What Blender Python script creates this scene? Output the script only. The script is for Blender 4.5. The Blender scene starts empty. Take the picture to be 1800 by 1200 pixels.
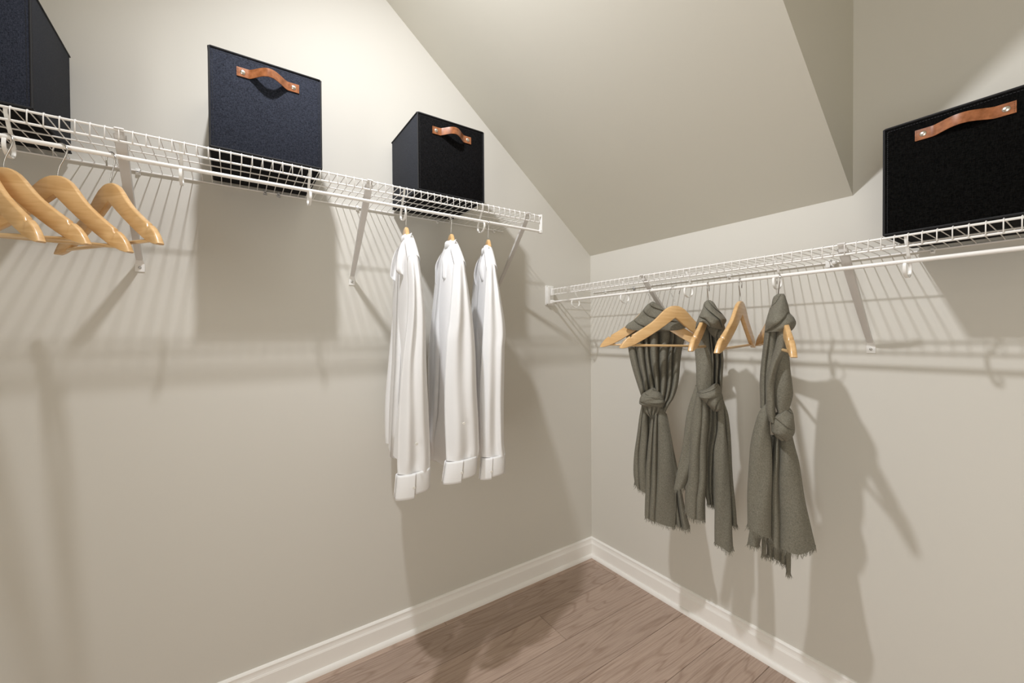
import bpy, bmesh, math, random
from mathutils import Vector, Matrix
PI = math.pi
C = bpy.context.scene.collection
SC = bpy.context.scene

# ------------------------------------------------------------------ camera, world, lamps, exposure
cam_d = bpy.data.cameras.new('camera')
cam_d.sensor_width = 36.0
cam_d.lens = 719.8 * 36.0 / 1800.0
cam_d.clip_start = 0.02
cam = bpy.data.objects.new('camera', cam_d)
C.objects.link(cam)
_yaw, _pit, _roll = 0.970416, -0.0114065, -0.0065704
_F = Vector((math.cos(_yaw) * math.cos(_pit), math.sin(_yaw) * math.cos(_pit), math.sin(_pit)))
_R0 = Vector((math.sin(_yaw), -math.cos(_yaw), 0.0))
_U0 = _R0.cross(_F)
_R = _R0 * math.cos(_roll) + _U0 * math.sin(_roll)
_U = _U0 * math.cos(_roll) - _R0 * math.sin(_roll)
CAM = Vector((-1.714, -1.697, 1.270))
cam.matrix_world = Matrix(((_R.x, _U.x, -_F.x, CAM.x), (_R.y, _U.y, -_F.y, CAM.y), (_R.z, _U.z, -_F.z, CAM.z), (0, 0, 0, 1)))
SC.camera = cam

world = bpy.data.worlds.new('world')
SC.world = world
world.use_nodes = True
world.node_tree.nodes['Background'].inputs[0].default_value = (0.95, 0.93, 0.88, 1)
world.node_tree.nodes['Background'].inputs[1].default_value = 0.3

LAMP = Vector((-1.66, -0.845, 2.745))
ld = bpy.data.lights.new('ceiling_bulb', 'AREA')   # small adjustable spot head hung a little below the flat ceiling
ld.shape = 'DISK'
ld.size = 0.066
ld.energy = 21.5
ld.spread = math.radians(162)
ld.color = (0.985, 0.995, 1.03)
lo = bpy.data.objects.new('ceiling_bulb', ld)
lo.location = LAMP
lo.rotation_euler = Vector((0.52, 0.05, -0.85)).to_track_quat('-Z', 'Y').to_euler()   # turned towards the corner
C.objects.link(lo)
# unseen area light added behind the camera to raise the ambient level
dd = bpy.data.lights.new('added_fill_light', 'AREA')
dd.shape = 'RECTANGLE'
dd.size = 0.95
dd.size_y = 2.0
dd.energy = 29.5
dd.color = (1.0, 0.985, 0.92)
do = bpy.data.objects.new('added_fill_light', dd)
do.location = (-3.13, -2.25, 1.03)
do.rotation_euler = (PI / 2, 0, -PI / 2)
C.objects.link(do)

vs = SC.view_settings
vs.view_transform = 'Standard'
vs.look = 'None'
vs.gamma = 1.0
vs.use_curve_mapping = False
vs.exposure = 0.0
SC.cycles.diffuse_bounces = 8
SC.cycles.max_bounces = 14


# ------------------------------------------------------------------ materials
def lin(r, g, b):
    f = lambda c: c / 12.92 if c <= 0.04045 else ((c + 0.055) / 1.055) ** 2.4
    return (f(r / 255), f(g / 255), f(b / 255), 1)


def new_mat(name):
    m = bpy.data.materials.new(name)
    m.use_nodes = True
    nt = m.node_tree
    return m, nt, nt.nodes['Principled BSDF']


def N(nt, t, **kw):
    n = nt.nodes.new(t)
    for k, v in kw.items():
        if k in n.inputs:
            n.inputs[k].default_value = v
        else:
            setattr(n, k, v)
    return n


def simple(name, col, rough=0.5, metal=0.0, bump=0.0, scale=300.0, spec=0.5, var=0.0):
    m, nt, b = new_mat(name)
    b.inputs['Base Color'].default_value = col
    b.inputs['Roughness'].default_value = rough
    b.inputs['Metallic'].default_value = metal
    b.inputs['Specular IOR Level'].default_value = spec
    tc = N(nt, 'ShaderNodeTexCoord')
    no = N(nt, 'ShaderNodeTexNoise', Scale=scale, Detail=3.0)
    nt.links.new(tc.outputs['Object'], no.inputs['Vector'])
    if bump:
        bp = N(nt, 'ShaderNodeBump', Strength=bump, Distance=0.001)
        nt.links.new(no.outputs['Fac'], bp.inputs['Height'])
        nt.links.new(bp.outputs['Normal'], b.inputs['Normal'])
    if var:
        mx = N(nt, 'ShaderNodeMix', data_type='RGBA')
        mx.inputs['A'].default_value = tuple(c * (1 - var) for c in col[:3]) + (1,)
        mx.inputs['B'].default_value = tuple(min(1, c * (1 + var)) for c in col[:3]) + (1,)
        nt.links.new(no.outputs['Fac'], mx.inputs['Factor'])
        nt.links.new(mx.outputs['Result'], b.inputs['Base Color'])
    return m


WALLC = lin(212, 209, 201)
M_wall = simple('wall_paint', WALLC, 0.75, bump=0.05, scale=260, spec=0.25)
M_ceil = simple('ceiling_paint', lin(211, 208, 197), 0.85, bump=0.05, scale=220, spec=0.2)
M_trim = simple('trim_paint', lin(245, 243, 239), 0.33, spec=0.5)
M_wire = simple('white_vinyl_coating', lin(240, 238, 235), 0.32, spec=0.5)
M_steel = simple('white_painted_steel', lin(214, 211, 208), 0.4, spec=0.45)
M_plastic = simple('white_plastic', lin(238, 237, 234), 0.35, spec=0.5)
M_chrome = simple('polished_steel_wire', (0.62, 0.61, 0.6, 1), 0.18, metal=1.0)
M_screw = simple('screw_zinc', (0.55, 0.54, 0.52, 1), 0.3, metal=1.0)
M_rivet = simple('brushed_nickel', (0.75, 0.70, 0.62, 1), 0.25, metal=1.0)
M_button = simple('shirt_button', lin(222, 219, 212), 0.3)
M_piping = simple('black_piping', (0.006, 0.006, 0.008, 1), 0.7, bump=0.3, scale=900)
M_inside = simple('box_lining', (0.01, 0.01, 0.011, 1), 0.9)


def clear_plastic():
    m, nt, b = new_mat('clear_plastic')
    b.inputs['Base Color'].default_value = (0.9, 0.9, 0.9, 1)
    b.inputs['Roughness'].default_value = 0.15
    b.inputs['Transmission Weight'].default_value = 0.6
    return m


M_clear = clear_plastic()


def weave(name, c1, c2, scale=520.0, rough=0.85, bump=0.5, slub=0.5, spec=0.2, sheen=0.0):
    """woven cloth: two crossed thread waves plus slubs along the threads"""
    m, nt, b = new_mat(name)
    tc = N(nt, 'ShaderNodeTexCoord')
    n1 = N(nt, 'ShaderNodeTexNoise', Scale=1.0, Detail=2.0, Roughness=0.7)
    n2 = N(nt, 'ShaderNodeTexNoise', Scale=1.0, Detail=2.0, Roughness=0.7)
    ma = N(nt, 'ShaderNodeMapping')
    mb = N(nt, 'ShaderNodeMapping')
    ma.inputs['Scale'].default_value = (scale, scale, scale * 0.24)
    mb.inputs['Scale'].default_value = (scale * 0.24, scale * 0.24, scale)
    nt.links.new(tc.outputs['Object'], ma.inputs['Vector'])
    nt.links.new(tc.outputs['Object'], mb.inputs['Vector'])
    nt.links.new(ma.outputs['Vector'], n1.inputs['Vector'])
    nt.links.new(mb.outputs['Vector'], n2.inputs['Vector'])
    ad = N(nt, 'ShaderNodeMath', operation='ADD')
    nt.links.new(n1.outputs['Fac'], ad.inputs[0])
    nt.links.new(n2.outputs['Fac'], ad.inputs[1])
    mr = N(nt, 'ShaderNodeMapRange')
    mr.inputs['From Min'].default_value = 0.78
    mr.inputs['From Max'].default_value = 1.28
    nt.links.new(ad.outputs[0], mr.inputs['Value'])
    mx = N(nt, 'ShaderNodeMix', data_type='RGBA')
    mx.inputs['A'].default_value = c1
    mx.inputs['B'].default_value = c2
    nt.links.new(mr.outputs['Result'], mx.inputs['Factor'])
    nt.links.new(mx.outputs['Result'], b.inputs['Base Color'])
    bp = N(nt, 'ShaderNodeBump', Strength=bump, Distance=0.0006)
    nt.links.new(ad.outputs[0], bp.inputs['Height'])
    nt.links.new(bp.outputs['Normal'], b.inputs['Normal'])
    b.inputs['Roughness'].default_value = rough
    b.inputs['Specular IOR Level'].default_value = spec
    if sheen:
        b.inputs['Sheen Weight'].default_value = sheen
        b.inputs['Sheen Roughness'].default_value = 0.5
    return m


M_denim = weave('navy_denim_weave', (0.0045, 0.006, 0.0115, 1), (0.037, 0.043, 0.064, 1), 820)
M_denim_side = weave('slate_canvas_weave', (0.020, 0.022, 0.028, 1), (0.040, 0.043, 0.052, 1), 900)
M_black = weave('black_linen_weave', (0.0012, 0.0012, 0.0014, 1), (0.011, 0.0108, 0.0115, 1), 560, spec=0.06)
M_jet = weave('jet_black_weave', (0.0006, 0.0006, 0.0006, 1), (0.0065, 0.0064, 0.006, 1), 560, spec=0.04)
M_base = weave('box_base_cloth', (0.006, 0.006, 0.007, 1), (0.016, 0.016, 0.018, 1), 500, spec=0.1)
M_scarf = weave('olive_grey_wool', lin(101, 98, 87), lin(134, 130, 117), 780, rough=0.9, bump=0.4, sheen=0.04)


def shirt_mat():
    m, nt, b = new_mat('white_cotton')
    b.inputs['Base Color'].default_value = (0.90, 0.90, 0.905, 1)
    b.inputs['Roughness'].default_value = 0.75
    b.inputs['Specular IOR Level'].default_value = 0.2
    tr = N(nt, 'ShaderNodeBsdfTranslucent')
    tr.inputs['Color'].default_value = (0.88, 0.87, 0.86, 1)
    ms = N(nt, 'ShaderNodeMixShader')
    ms.inputs['Fac'].default_value = 0.14
    out = nt.nodes['Material Output']
    nt.links.new(b.outputs['BSDF'], ms.inputs[1])
    nt.links.new(tr.outputs['BSDF'], ms.inputs[2])
    nt.links.new(ms.outputs['Shader'], out.inputs['Surface'])
    return m


M_shirt = shirt_mat()


def leather():
    m, nt, b = new_mat('tan_leather')
    tc = N(nt, 'ShaderNodeTexCoord')
    no = N(nt, 'ShaderNodeTexNoise', Scale=70.0, Detail=4.0)
    nt.links.new(tc.outputs['Object'], no.inputs['Vector'])
    cr = N(nt, 'ShaderNodeValToRGB')
    cr.color_ramp.elements[0].color = lin(122, 70, 36)
    cr.color_ramp.elements[1].color = lin(164, 104, 66)
    cr.color_ramp.elements[0].position = 0.3
    cr.color_ramp.elements[1].position = 0.7
    nt.links.new(no.outputs['Fac'], cr.inputs['Fac'])
    nt.links.new(cr.outputs['Color'], b.inputs['Base Color'])
    b.inputs['Roughness'].default_value = 0.27
    b.inputs['Coat Weight'].default_value = 0.5
    b.inputs['Coat Roughness'].default_value = 0.15
    return m


M_leather = leather()
M_stitch = simple('dark_stitching', lin(92, 50, 26), 0.8)


def hanger_wood(name, ca, cb):
    m, nt, b = new_mat(name)
    tc = N(nt, 'ShaderNodeTexCoord')
    mp = N(nt, 'ShaderNodeMapping')
    mp.inputs['Scale'].default_value = (5, 40, 70)
    mp.inputs['Rotation'].default_value = (0, 0.72, 0)
    no = N(nt, 'ShaderNodeTexNoise', Scale=1.6, Detail=5.0, Distortion=0.6)
    nt.links.new(tc.outputs['Object'], mp.inputs['Vector'])
    nt.links.new(mp.outputs['Vector'], no.inputs['Vector'])
    cr = N(nt, 'ShaderNodeValToRGB')
    cr.color_ramp.elements[0].color = ca
    cr.color_ramp.elements[1].color = cb
    cr.color_ramp.elements[0].position = 0.35
    cr.color_ramp.elements[1].position = 0.65
    nt.links.new(no.outputs['Fac'], cr.inputs['Fac'])
    nt.links.new(cr.outputs['Color'], b.inputs['Base Color'])
    b.inputs['Roughness'].default_value = 0.35
    b.inputs['Coat Weight'].default_value = 0.35
    b.inputs['Coat Roughness'].default_value = 0.12
    return m


M_wood = hanger_wood('lacquered_beech', lin(206, 164, 110), lin(220, 182, 130))
M_wood2 = hanger_wood('pale_beech_dowel', lin(205, 170, 120), lin(226, 194, 148))


def floor_wood():
    m, nt, b = new_mat('oak_plank')
    tc = N(nt, 'ShaderNodeTexCoord')
    oi = N(nt, 'ShaderNodeObjectInfo')
    # every plank reads its own place in the grain
    sc = N(nt, 'ShaderNodeVectorMath', operation='SCALE')
    cmb = N(nt, 'ShaderNodeCombineXYZ')
    nt.links.new(oi.outputs['Random'], cmb.inputs['X'])
    nt.links.new(oi.outputs['Random'], cmb.inputs['Y'])
    nt.links.new(oi.outputs['Random'], cmb.inputs['Z'])
    nt.links.new(cmb.outputs['Vector'], sc.inputs[0])
    sc.inputs['Scale'].default_value = 37.0
    ad = N(nt, 'ShaderNodeVectorMath', operation='ADD')
    nt.links.new(tc.outputs['Object'], ad.inputs[0])
    nt.links.new(sc.outputs['Vector'], ad.inputs[1])
    mp = N(nt, 'ShaderNodeMapping')
    mp.inputs['Scale'].default_value = (1.1, 8.5, 1.0)
    nt.links.new(ad.outputs['Vector'], mp.inputs['Vector'])
    big = N(nt, 'ShaderNodeTexNoise', Scale=1.1, Detail=1.5, Roughness=0.45, Distortion=0.3)
    nt.links.new(mp.outputs['Vector'], big.inputs['Vector'])
    mul = N(nt, 'ShaderNodeMath', operation='MULTIPLY')
    mul.inputs[1].default_value = 15.0
    nt.links.new(big.outputs['Fac'], mul.inputs[0])
    fr = N(nt, 'ShaderNodeMath', operation='PINGPONG')
    fr.inputs[1].default_value = 0.5
    nt.links.new(mul.outputs[0], fr.inputs[0])
    pw = N(nt, 'ShaderNodeMath', operation='MULTIPLY')
    pw.inputs[1].default_value = 2.0
    nt.links.new(fr.outputs[0], pw.inputs[0])
    mp2 = N(nt, 'ShaderNodeMapping')
    mp2.inputs['Scale'].default_value = (7.0, 210.0, 1.0)
    nt.links.new(ad.outputs['Vector'], mp2.inputs['Vector'])
    fine = N(nt, 'ShaderNodeTexNoise', Scale=1.0, Detail=3.0, Roughness=0.7)
    nt.links.new(mp2.outputs['Vector'], fine.inputs['Vector'])
    cr = N(nt, 'ShaderNodeValToRGB')
    el = cr.color_ramp.elements
    el[0].color = lin(170, 147, 131)
    el[0].position = 0.0
    el[1].color = lin(187, 165, 150)
    el[1].position = 0.35
    nt.links.new(pw.outputs[0], cr.inputs['Fac'])
    mx = N(nt, 'ShaderNodeMix', data_type='RGBA', blend_type='MULTIPLY')
    mx.inputs['Factor'].default_value = 0.65
    cf = N(nt, 'ShaderNodeValToRGB')
    cf.color_ramp.elements[0].color = (0.62, 0.58, 0.56, 1)
    cf.color_ramp.elements[0].position = 0.3
    cf.color_ramp.elements[1].color = (1, 1, 1, 1)
    cf.color_ramp.elements[1].position = 0.6
    nt.links.new(fine.outputs['Fac'], cf.inputs['Fac'])
    nt.links.new(cr.outputs['Color'], mx.inputs['A'])
    nt.links.new(cf.outputs['Color'], mx.inputs['B'])
    # plank to plank tone
    hs = N(nt, 'ShaderNodeHueSaturation')
    vr = N(nt, 'ShaderNodeMapRange')
    vr.inputs['To Min'].default_value = 0.88
    vr.inputs['To Max'].default_value = 1.1
    nt.links.new(oi.outputs['Random'], vr.inputs['Value'])
    nt.links.new(vr.outputs['Result'], hs.inputs['Value'])
    nt.links.new(mx.outputs['Result'], hs.inputs['Color'])
    nt.links.new(hs.outputs['Color'], b.inputs['Base Color'])
    bp = N(nt, 'ShaderNodeBump', Strength=0.12, Distance=0.0006)
    nt.links.new(fine.outputs['Fac'], bp.inputs['Height'])
    nt.links.new(bp.outputs['Normal'], b.inputs['Normal'])
    b.inputs['Roughness'].default_value = 0.48
    b.inputs['Specular IOR Level'].default_value = 0.4
    return m


M_floor = floor_wood()


# ------------------------------------------------------------------ helpers
def link(name, me, mats, parent=None, smooth=False):
    o = bpy.data.objects.new(name, me)
    C.objects.link(o)
    if not isinstance(mats, (list, tuple)):
        mats = [mats]
    for m in mats:
        me.materials.append(m)
    if smooth:
        for p in me.polygons:
            p.use_smooth = True
    if parent is not None:
        o.parent = parent
    return o


def from_bm(name, bm, mats, parent=None, smooth=False):
    me = bpy.data.meshes.new(name)
    bmesh.ops.recalc_face_normals(bm, faces=bm.faces)
    bm.to_mesh(me)
    bm.free()
    return link(name, me, mats, parent, smooth)


def from_py(name, verts, faces, mats, parent=None, smooth=True):
    me = bpy.data.meshes.new(name)
    me.from_pydata([tuple(v) for v in verts], [], faces)
    me.update()
    return link(name, me, mats, parent, smooth)


def sharpen(o, deg=40):
    """smooth shading with hard edges above the angle"""
    me = o.data
    for p in me.polygons:
        p.use_smooth = True
    bm = bmesh.new()
    bm.from_mesh(me)
    for e in bm.edges:
        if len(e.link_faces) == 2 and e.calc_face_angle(0) > math.radians(deg):
            e.smooth = False
    bm.to_mesh(me)
    bm.free()


def add_box(bm, lo_, hi, bev=0.0, seg=2, mat=None):
    r = bmesh.ops.create_cube(bm, size=1.0)
    vs_ = r['verts']
    c = [(a + b) / 2 for a, b in zip(lo_, hi)]
    s = [b - a for a, b in zip(lo_, hi)]
    for v in vs_:
        v.co = Vector((c[0] + v.co.x * s[0], c[1] + v.co.y * s[1], c[2] + v.co.z * s[2]))
    if bev:
        ed = list({e for v in vs_ for e in v.link_edges})
        bmesh.ops.bevel(bm, geom=ed, offset=bev, segments=seg, affect='EDGES', profile=0.5)
    return bm


def box(name, lo_, hi, m, parent=None, bev=0.0, seg=2):
    bm = bmesh.new()
    add_box(bm, lo_, hi, bev, seg)
    o = from_bm(name, bm, m, parent)
    if bev:
        sharpen(o, 50)
    return o


def frames(pts):
    pts = [Vector(p) for p in pts]
    out = []
    up = None
    for i, p in enumerate(pts):
        a = pts[max(0, i - 1)]
        b = pts[min(len(pts) - 1, i + 1)]
        t = (b - a).normalized()
        if up is None:
            ref = Vector((0, 0, 1)) if abs(t.z) < 0.9 else Vector((1, 0, 0))
            up = (ref - t * ref.dot(t)).normalized()
        else:
            up = (up - t * up.dot(t)).normalized()
        out.append((p, t, up, t.cross(up)))
    return out


def tube_mesh(pts, radii, n=8, cap=True, flat=1.0):
    fr = frames(pts)
    if not isinstance(radii, (list, tuple)):
        radii = [radii] * len(pts)
    V, Fc = [], []
    for (p, t, u, w), r in zip(fr, radii):
        for k in range(n):
            a = 2 * PI * k / n
            V.append(p + u * (math.cos(a) * r * flat) + w * (math.sin(a) * r))
    for i in range(len(pts) - 1):
        for k in range(n):
            a, b = i * n + k, i * n + (k + 1) % n
            Fc.append((a, b, b + n, a + n))
    if cap:
        Fc.append(tuple(range(n))[::-1])
        Fc.append(tuple((len(pts) - 1) * n + k for k in range(n)))
    return V, Fc


def tube(name, pts, r, m, parent=None, n=8, flat=1.0):
    V, Fc = tube_mesh(pts, r, n, True, flat)
    o = from_py(name, V, Fc, m, parent)
    sharpen(o, 60)
    return o


def strap_mesh(pts, width_dir, w, th):
    """flat band following pts; width along width_dir"""
    pts = [Vector(p) for p in pts]
    wd = Vector(width_dir).normalized()
    V, Fc = [], []
    for i, p in enumerate(pts):
        a, b = pts[max(0, i - 1)], pts[min(len(pts) - 1, i + 1)]
        t = (b - a).normalized()
        nn = t.cross(wd).normalized()
        ww = w[i] if isinstance(w, (list, tuple)) else w
        for sx, sn in ((-1, -1), (1, -1), (1, 1), (-1, 1)):
            V.append(p + wd * (sx * ww / 2) + nn * (sn * th / 2))
    for i in range(len(pts) - 1):
        for k in range(4):
            a, b = i * 4 + k, i * 4 + (k + 1) % 4
            Fc.append((a, b, b + 4, a + 4))
    e = (len(pts) - 1) * 4
    Fc += [(3, 2, 1, 0), (e, e + 1, e + 2, e + 3)]
    return V, Fc


def empty(name, loc=(0, 0, 0), rotz=0.0, rot=None):
    o = bpy.data.objects.new(name, None)
    o.empty_display_size = 0.05
    C.objects.link(o)
    o.location = loc
    o.rotation_euler = rot if rot else (0, 0, rotz)
    return o


def tag(o, label=None, cat=None, group=None, kind=None):
    if label:
        o['label'] = label
    if cat:
        o['category'] = cat
    if group:
        o['group'] = group
    if kind:
        o['kind'] = kind
    return o


def interp(xs, ys, x):
    """monotone-ish smooth interpolation"""
    if x <= xs[0]:
        return ys[0]
    if x >= xs[-1]:
        return ys[-1]
    i = 0
    while xs[i + 1] < x:
        i += 1
    h = xs[i + 1] - xs[i]
    t = (x - xs[i]) / h

    def slope(j):
        if j == 0:
            return (ys[1] - ys[0]) / (xs[1] - xs[0])
        if j == len(xs) - 1:
            return (ys[-1] - ys[-2]) / (xs[-1] - xs[-2])
        a = (ys[j] - ys[j - 1]) / (xs[j] - xs[j - 1])
        b = (ys[j + 1] - ys[j]) / (xs[j + 1] - xs[j])
        return 0.0 if a * b <= 0 else 2 * a * b / (a + b)
    m0, m1 = slope(i) * h, slope(i + 1) * h
    return ((2 * t ** 3 - 3 * t * t + 1) * ys[i] + (t ** 3 - 2 * t * t + t) * m0
            + (-2 * t ** 3 + 3 * t * t) * ys[i + 1] + (t ** 3 - t * t) * m1)


# ------------------------------------------------------------------ room shell
KNEE = 1.733        # top of the knee wall under the slope
SLOPE = 0.794       # rise of the slope per metre
YB = -1.21          # side of the sloping bulkhead
ZC = 2.95           # flat ceiling
XW, YW = -3.05, -3.05
xs_ = -(ZC - KNEE) / SLOPE


def prism(name, poly, axis, a, b, m, parent=None):
    """extrude a polygon given in the two other axes between a and b along axis"""
    bm = bmesh.new()

    def mk(p, t):
        q = list(p)
        q.insert(axis, t)
        return bm.verts.new(q)
    v0 = [mk(p, a) for p in poly]
    v1 = [mk(p, b) for p in poly]
    bm.faces.new(v0[::-1])
    bm.faces.new(v1)
    n = len(poly)
    for i in range(n):
        bm.faces.new((v0[i], v0[(i + 1) % n], v1[(i + 1) % n], v1[i]))
    return from_bm(name, bm, m, parent)


floor = box('floor', (XW - 0.1, YW - 0.1, -0.12), (0.1, 0.1, -0.012), M_floor)
tag(floor, 'greyish brown oak plank floor of the closet', kind='structure')
wl = prism('wall_left', [(XW - 0.1, -0.12), (0.0, -0.12), (0.0, KNEE), (xs_, ZC), (XW - 0.1, ZC)], 1, 0.0, 0.1, M_wall)
tag(wl, 'greige painted gable wall behind the higher wire shelf', kind='structure')
wr = prism('wall_right', [(0.1, -0.12), (YW - 0.1, -0.12), (YW - 0.1, ZC), (YB, ZC), (YB, KNEE), (0.1, KNEE)], 0, 0.0, 0.1, M_wall)
tag(wr, 'greige painted knee wall behind the lower wire shelf', kind='structure')
sl = prism('ceiling_sloped', [(0.1, KNEE - 0.0794), (0.1, ZC + 0.2), (xs_, ZC + 0.2), (xs_, ZC)], 1, YB + 0.02, 0.1, M_ceil)
sl.data.transform(Matrix.Identity(4))
tag(sl, 'sloping underside of the roof bulkhead', kind='structure')
ck = prism('wall_bulkhead', [(0.0, KNEE), (0.0, ZC), (xs_, ZC)], 1, YB, YB + 0.02, M_ceil)
tag(ck, 'triangular vertical side of the roof bulkhead', kind='structure')
ce = box('ceiling', (XW - 0.1, YW - 0.1, ZC), (0.1, 0.1, ZC + 0.1), M_ceil)
tag(ce, 'flat painted closet ceiling', kind='structure')
bm = bmesh.new()
add_box(bm, (XW - 0.1, YW, -0.012), (XW, -2.75, ZC))
add_box(bm, (XW - 0.1, -1.75, -0.012), (XW, 0.0, ZC))
add_box(bm, (XW - 0.1, -2.75, 2.06), (XW, -1.75, ZC))  # opening below is made up, to let the fill light in
wb = from_bm('wall_back', bm, M_wall)
tag(wb, 'greige wall facing the knee wall, with an opening added for the fill light', kind='structure')
wf = box('wall_front', (XW, YW - 0.1, -0.012), (0.0, YW, ZC), M_wall)
tag(wf, 'greige wall opposite the gable wall', kind='structure')

# floor planks, run along x, each its own piece
rnd = random.Random(11)
PW = 0.1825
j = 0
y = -0.053
cuts = {0: [-0.945, -2.4], 1: [-1.62, -0.05], 2: [-0.571, -2.2], 3: [-1.35, -0.02], 4: [-0.72, -2.0]}
plank_cache = {}
yy = 0.0 - 0.053 + PW
while yy > YW:
    y1, y0 = min(yy, -0.001), yy - PW
    xx = sorted(cuts.get(j, [rnd.uniform(-1.6, -0.3), rnd.uniform(-2.8, -1.9)]))
    ed = [XW] + [x for x in xx if XW < x < 0] + [0.0]
    for a, b in zip(ed[:-1], ed[1:]):
        bm = bmesh.new()
        g = 0.0006
        lx, ly = (b - a) / 2 - g, (y1 - y0) / 2 - g
        add_box(bm, (-lx, -ly, -0.012), (lx, ly, 0.0))
        top = [e for e in bm.edges if all(v.co.z > -0.001 for v in e.verts)]
        bmesh.ops.bevel(bm, geom=top, offset=0.0012, segments=1, affect='EDGES')
        o = from_bm('floor_plank', bm, M_floor, floor)
        o.location = ((a + b) / 2, (y0 + y1) / 2, 0)
    yy -= PW
    j += 1


# baseboards: moulded board and quarter-round shoe
def board_profile():
    return [(0, 0), (0.014, 0), (0.014, 0.076), (0.0125, 0.0785), (0.0125, 0.080), (0.0105, 0.083), (0.0092, 0.090),
            (0.0088, 0.0975), (0.0098, 0.099), (0.0098, 0.1025), (0.006, 0.107), (0.002, 0.109), (0, 0.109)]


def shoe_profile():
    return [(0.014, 0)] + [(0.014 + 0.013 * math.cos(a), 0.019 * math.sin(a)) for a in [i * PI / 2 / 7 for i in range(8)]]


def profile_run(name, prof, along, L, m, parent, mitre=True):
    """along 'x': on wall y=0, running to x=-L; along 'y': on wall x=0, running to y=-L"""
    V, Fc = [], []
    n = len(prof)
    for t in (0, 1):
        for d, z in prof:
            s = -d if t == 0 else -L
            V.append((s, -d, z) if along == 'x' else (-d, s, z))
    for k in range(n - 1):
        Fc.append((k, k + 1, n + k + 1, n + k))
    Fc.append(tuple(range(n))[::-1])
    Fc.append(tuple(range(n, 2 * n)))
    return from_py(name, V, Fc, m, parent, smooth=False)


for nm, ax, lab in (('baseboard_left', 'x', 'white moulded baseboard along the gable wall'), ('baseboard_right', 'y', 'white moulded baseboard along the knee wall')):
    bb = profile_run(nm, board_profile(), ax, 3.0, M_trim, None)
    tag(bb, lab, kind='structure')
    profile_run('shoe_molding', shoe_profile(), ax, 3.0, M_trim, bb)

# ------------------------------------------------------------------ wire shelves
ZA, ZB, DEP = 1.789, 1.520, 0.305
R_RAIL, R_WIRE, R_ROD = 0.0030, 0.0013, 0.0055
DROP, ROD = 0.0275, 0.066


class Frame:
    """shelf frame: along-wall coordinate t, distance out d, height z -> world"""
    def __init__(s, wall):
        s.w = wall

    def p(s, t, d, z):
        return Vector((t, -d, z)) if s.w == 'A' else Vector((-d, t, z))


def deck_mesh(f):
    pts = [(0.004, 0.001), (0.012, 0.0024)] + [(0.06, 0.0042), (DEP - 0.012, 0.0042)]
    pts += [(DEP - 0.002, 0.0046), (DEP + 0.0035, 0.002), (DEP + 0.0042, -0.005), (DEP + 0.0042, -DROP - 0.003)]
    V, Fc = tube_mesh([f.p(0, d, z) for d, z in pts], R_WIRE, 6)
    me = bpy.data.meshes.new('deck_wire')
    me.from_pydata([tuple(v) for v in V], [], Fc)
    for pl in me.polygons:
        pl.use_smooth = True
    me.materials.append(M_wire)
    return me


def shelf(name, wall, z, t0, t1, wires, hooks, clips, label):
    f = Frame(wall)
    root = empty(name, f.p((t0 + t1) / 2, 0, z))
    tag(root, label, 'shelf', 'wire closet shelves')
    off = root.location
    P = lambda t, d, h: f.p(t, d, z + h) - off
    run = lambda nm, d, h, r, a=t0, b=t1, n=8: tube(nm, [P(a, d, h), P((a + b) / 2, d, h), P(b, d, h)], r, M_wire, root, n)
    run('front_rail', DEP, 0, R_RAIL)
    run('lip_rail', DEP, -DROP, R_RAIL)
    run('middle_rail', 0.170, 0.0004, 0.0021)
    run('rear_rail', 0.005, -0.0015, R_RAIL)
    run('hang_rod', DEP, -ROD, R_ROD, n=12)
    me = deck_mesh(f)
    for t in wires:
        o = bpy.data.objects.new('deck_wire', me)
        C.objects.link(o)
        o.parent = root
        o.location = P(t, 0, 0)
    # J supports that carry the rod from the lip
    base = None
    wd = f.p(1, 0, 0) - f.p(0, 0, 0)
    prof = [(DEP - 0.0055, 0.004), (DEP - 0.0062, -0.010), (DEP - 0.020, -0.033), (DEP - 0.035, -0.056), (DEP - 0.0445, -0.072)]
    for k in range(0, 11):
        a = PI + k * PI / 10
        prof.append((DEP - 0.0195 + 0.0265 * math.cos(a), -0.083 + 0.0215 * math.sin(a)))
    prof += [(DEP + 0.0062, -0.076), (DEP + 0.0045, -0.0708)]
    for t in hooks:
        V, Fc = strap_mesh([f.p(0, d, h) for d, h in prof], wd, 0.0072, 0.0032)
        o = from_py('rod_hook', V, Fc, M_plastic, root, smooth=False)
        sharpen(o, 40)
        bv = o.modifiers.new('edge', 'BEVEL')
        bv.width = 0.0009
        bv.segments = 2
        o.location = P(t, 0, 0)
    for t, kind in clips:
        bm = bmesh.new()
        add_box(bm, (-0.006, 0, -0.013), (0.006, 0.005, 0.006), 0.0012)
        add_box(bm, (-0.0035, 0.002, -0.009), (0.0035, 0.0125, -0.004), 0.001)
        add_box(bm, (-0.0035, 0.009, -0.008), (0.0035, 0.0125, 0.003), 0.001)
        for v in bm.verts:
            v.co = f.p(v.co.x, v.co.y, v.co.z)
        o = from_bm('wall_clip', bm, M_clear if kind else M_plastic, root)
        o.location = P(t, 0, 0)
        sharpen(o, 50)
    return root, f, P


# higher shelf on the gable wall
A0, A1 = -2.72, -0.604
k0 = -2.116
wiresA = [k0 + 0.0254 * i for i in range(-23, 60) if A0 + 0.005 < k0 + 0.0254 * i < A1 - 0.008]
shA, fA, PA = shelf('wire_shelf', 'A', ZA, A0, A1, wiresA, [-2.43, -2.125, -1.820, -1.509, -1.209, -0.892],
                    [(-1.9455, 0), (-1.61, 1), (-1.569, 1), (-1.295, 0), (-0.952, 0), (-0.655, 0)],
                    'higher white wire shelf on the gable wall, holding three boxes')
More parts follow.
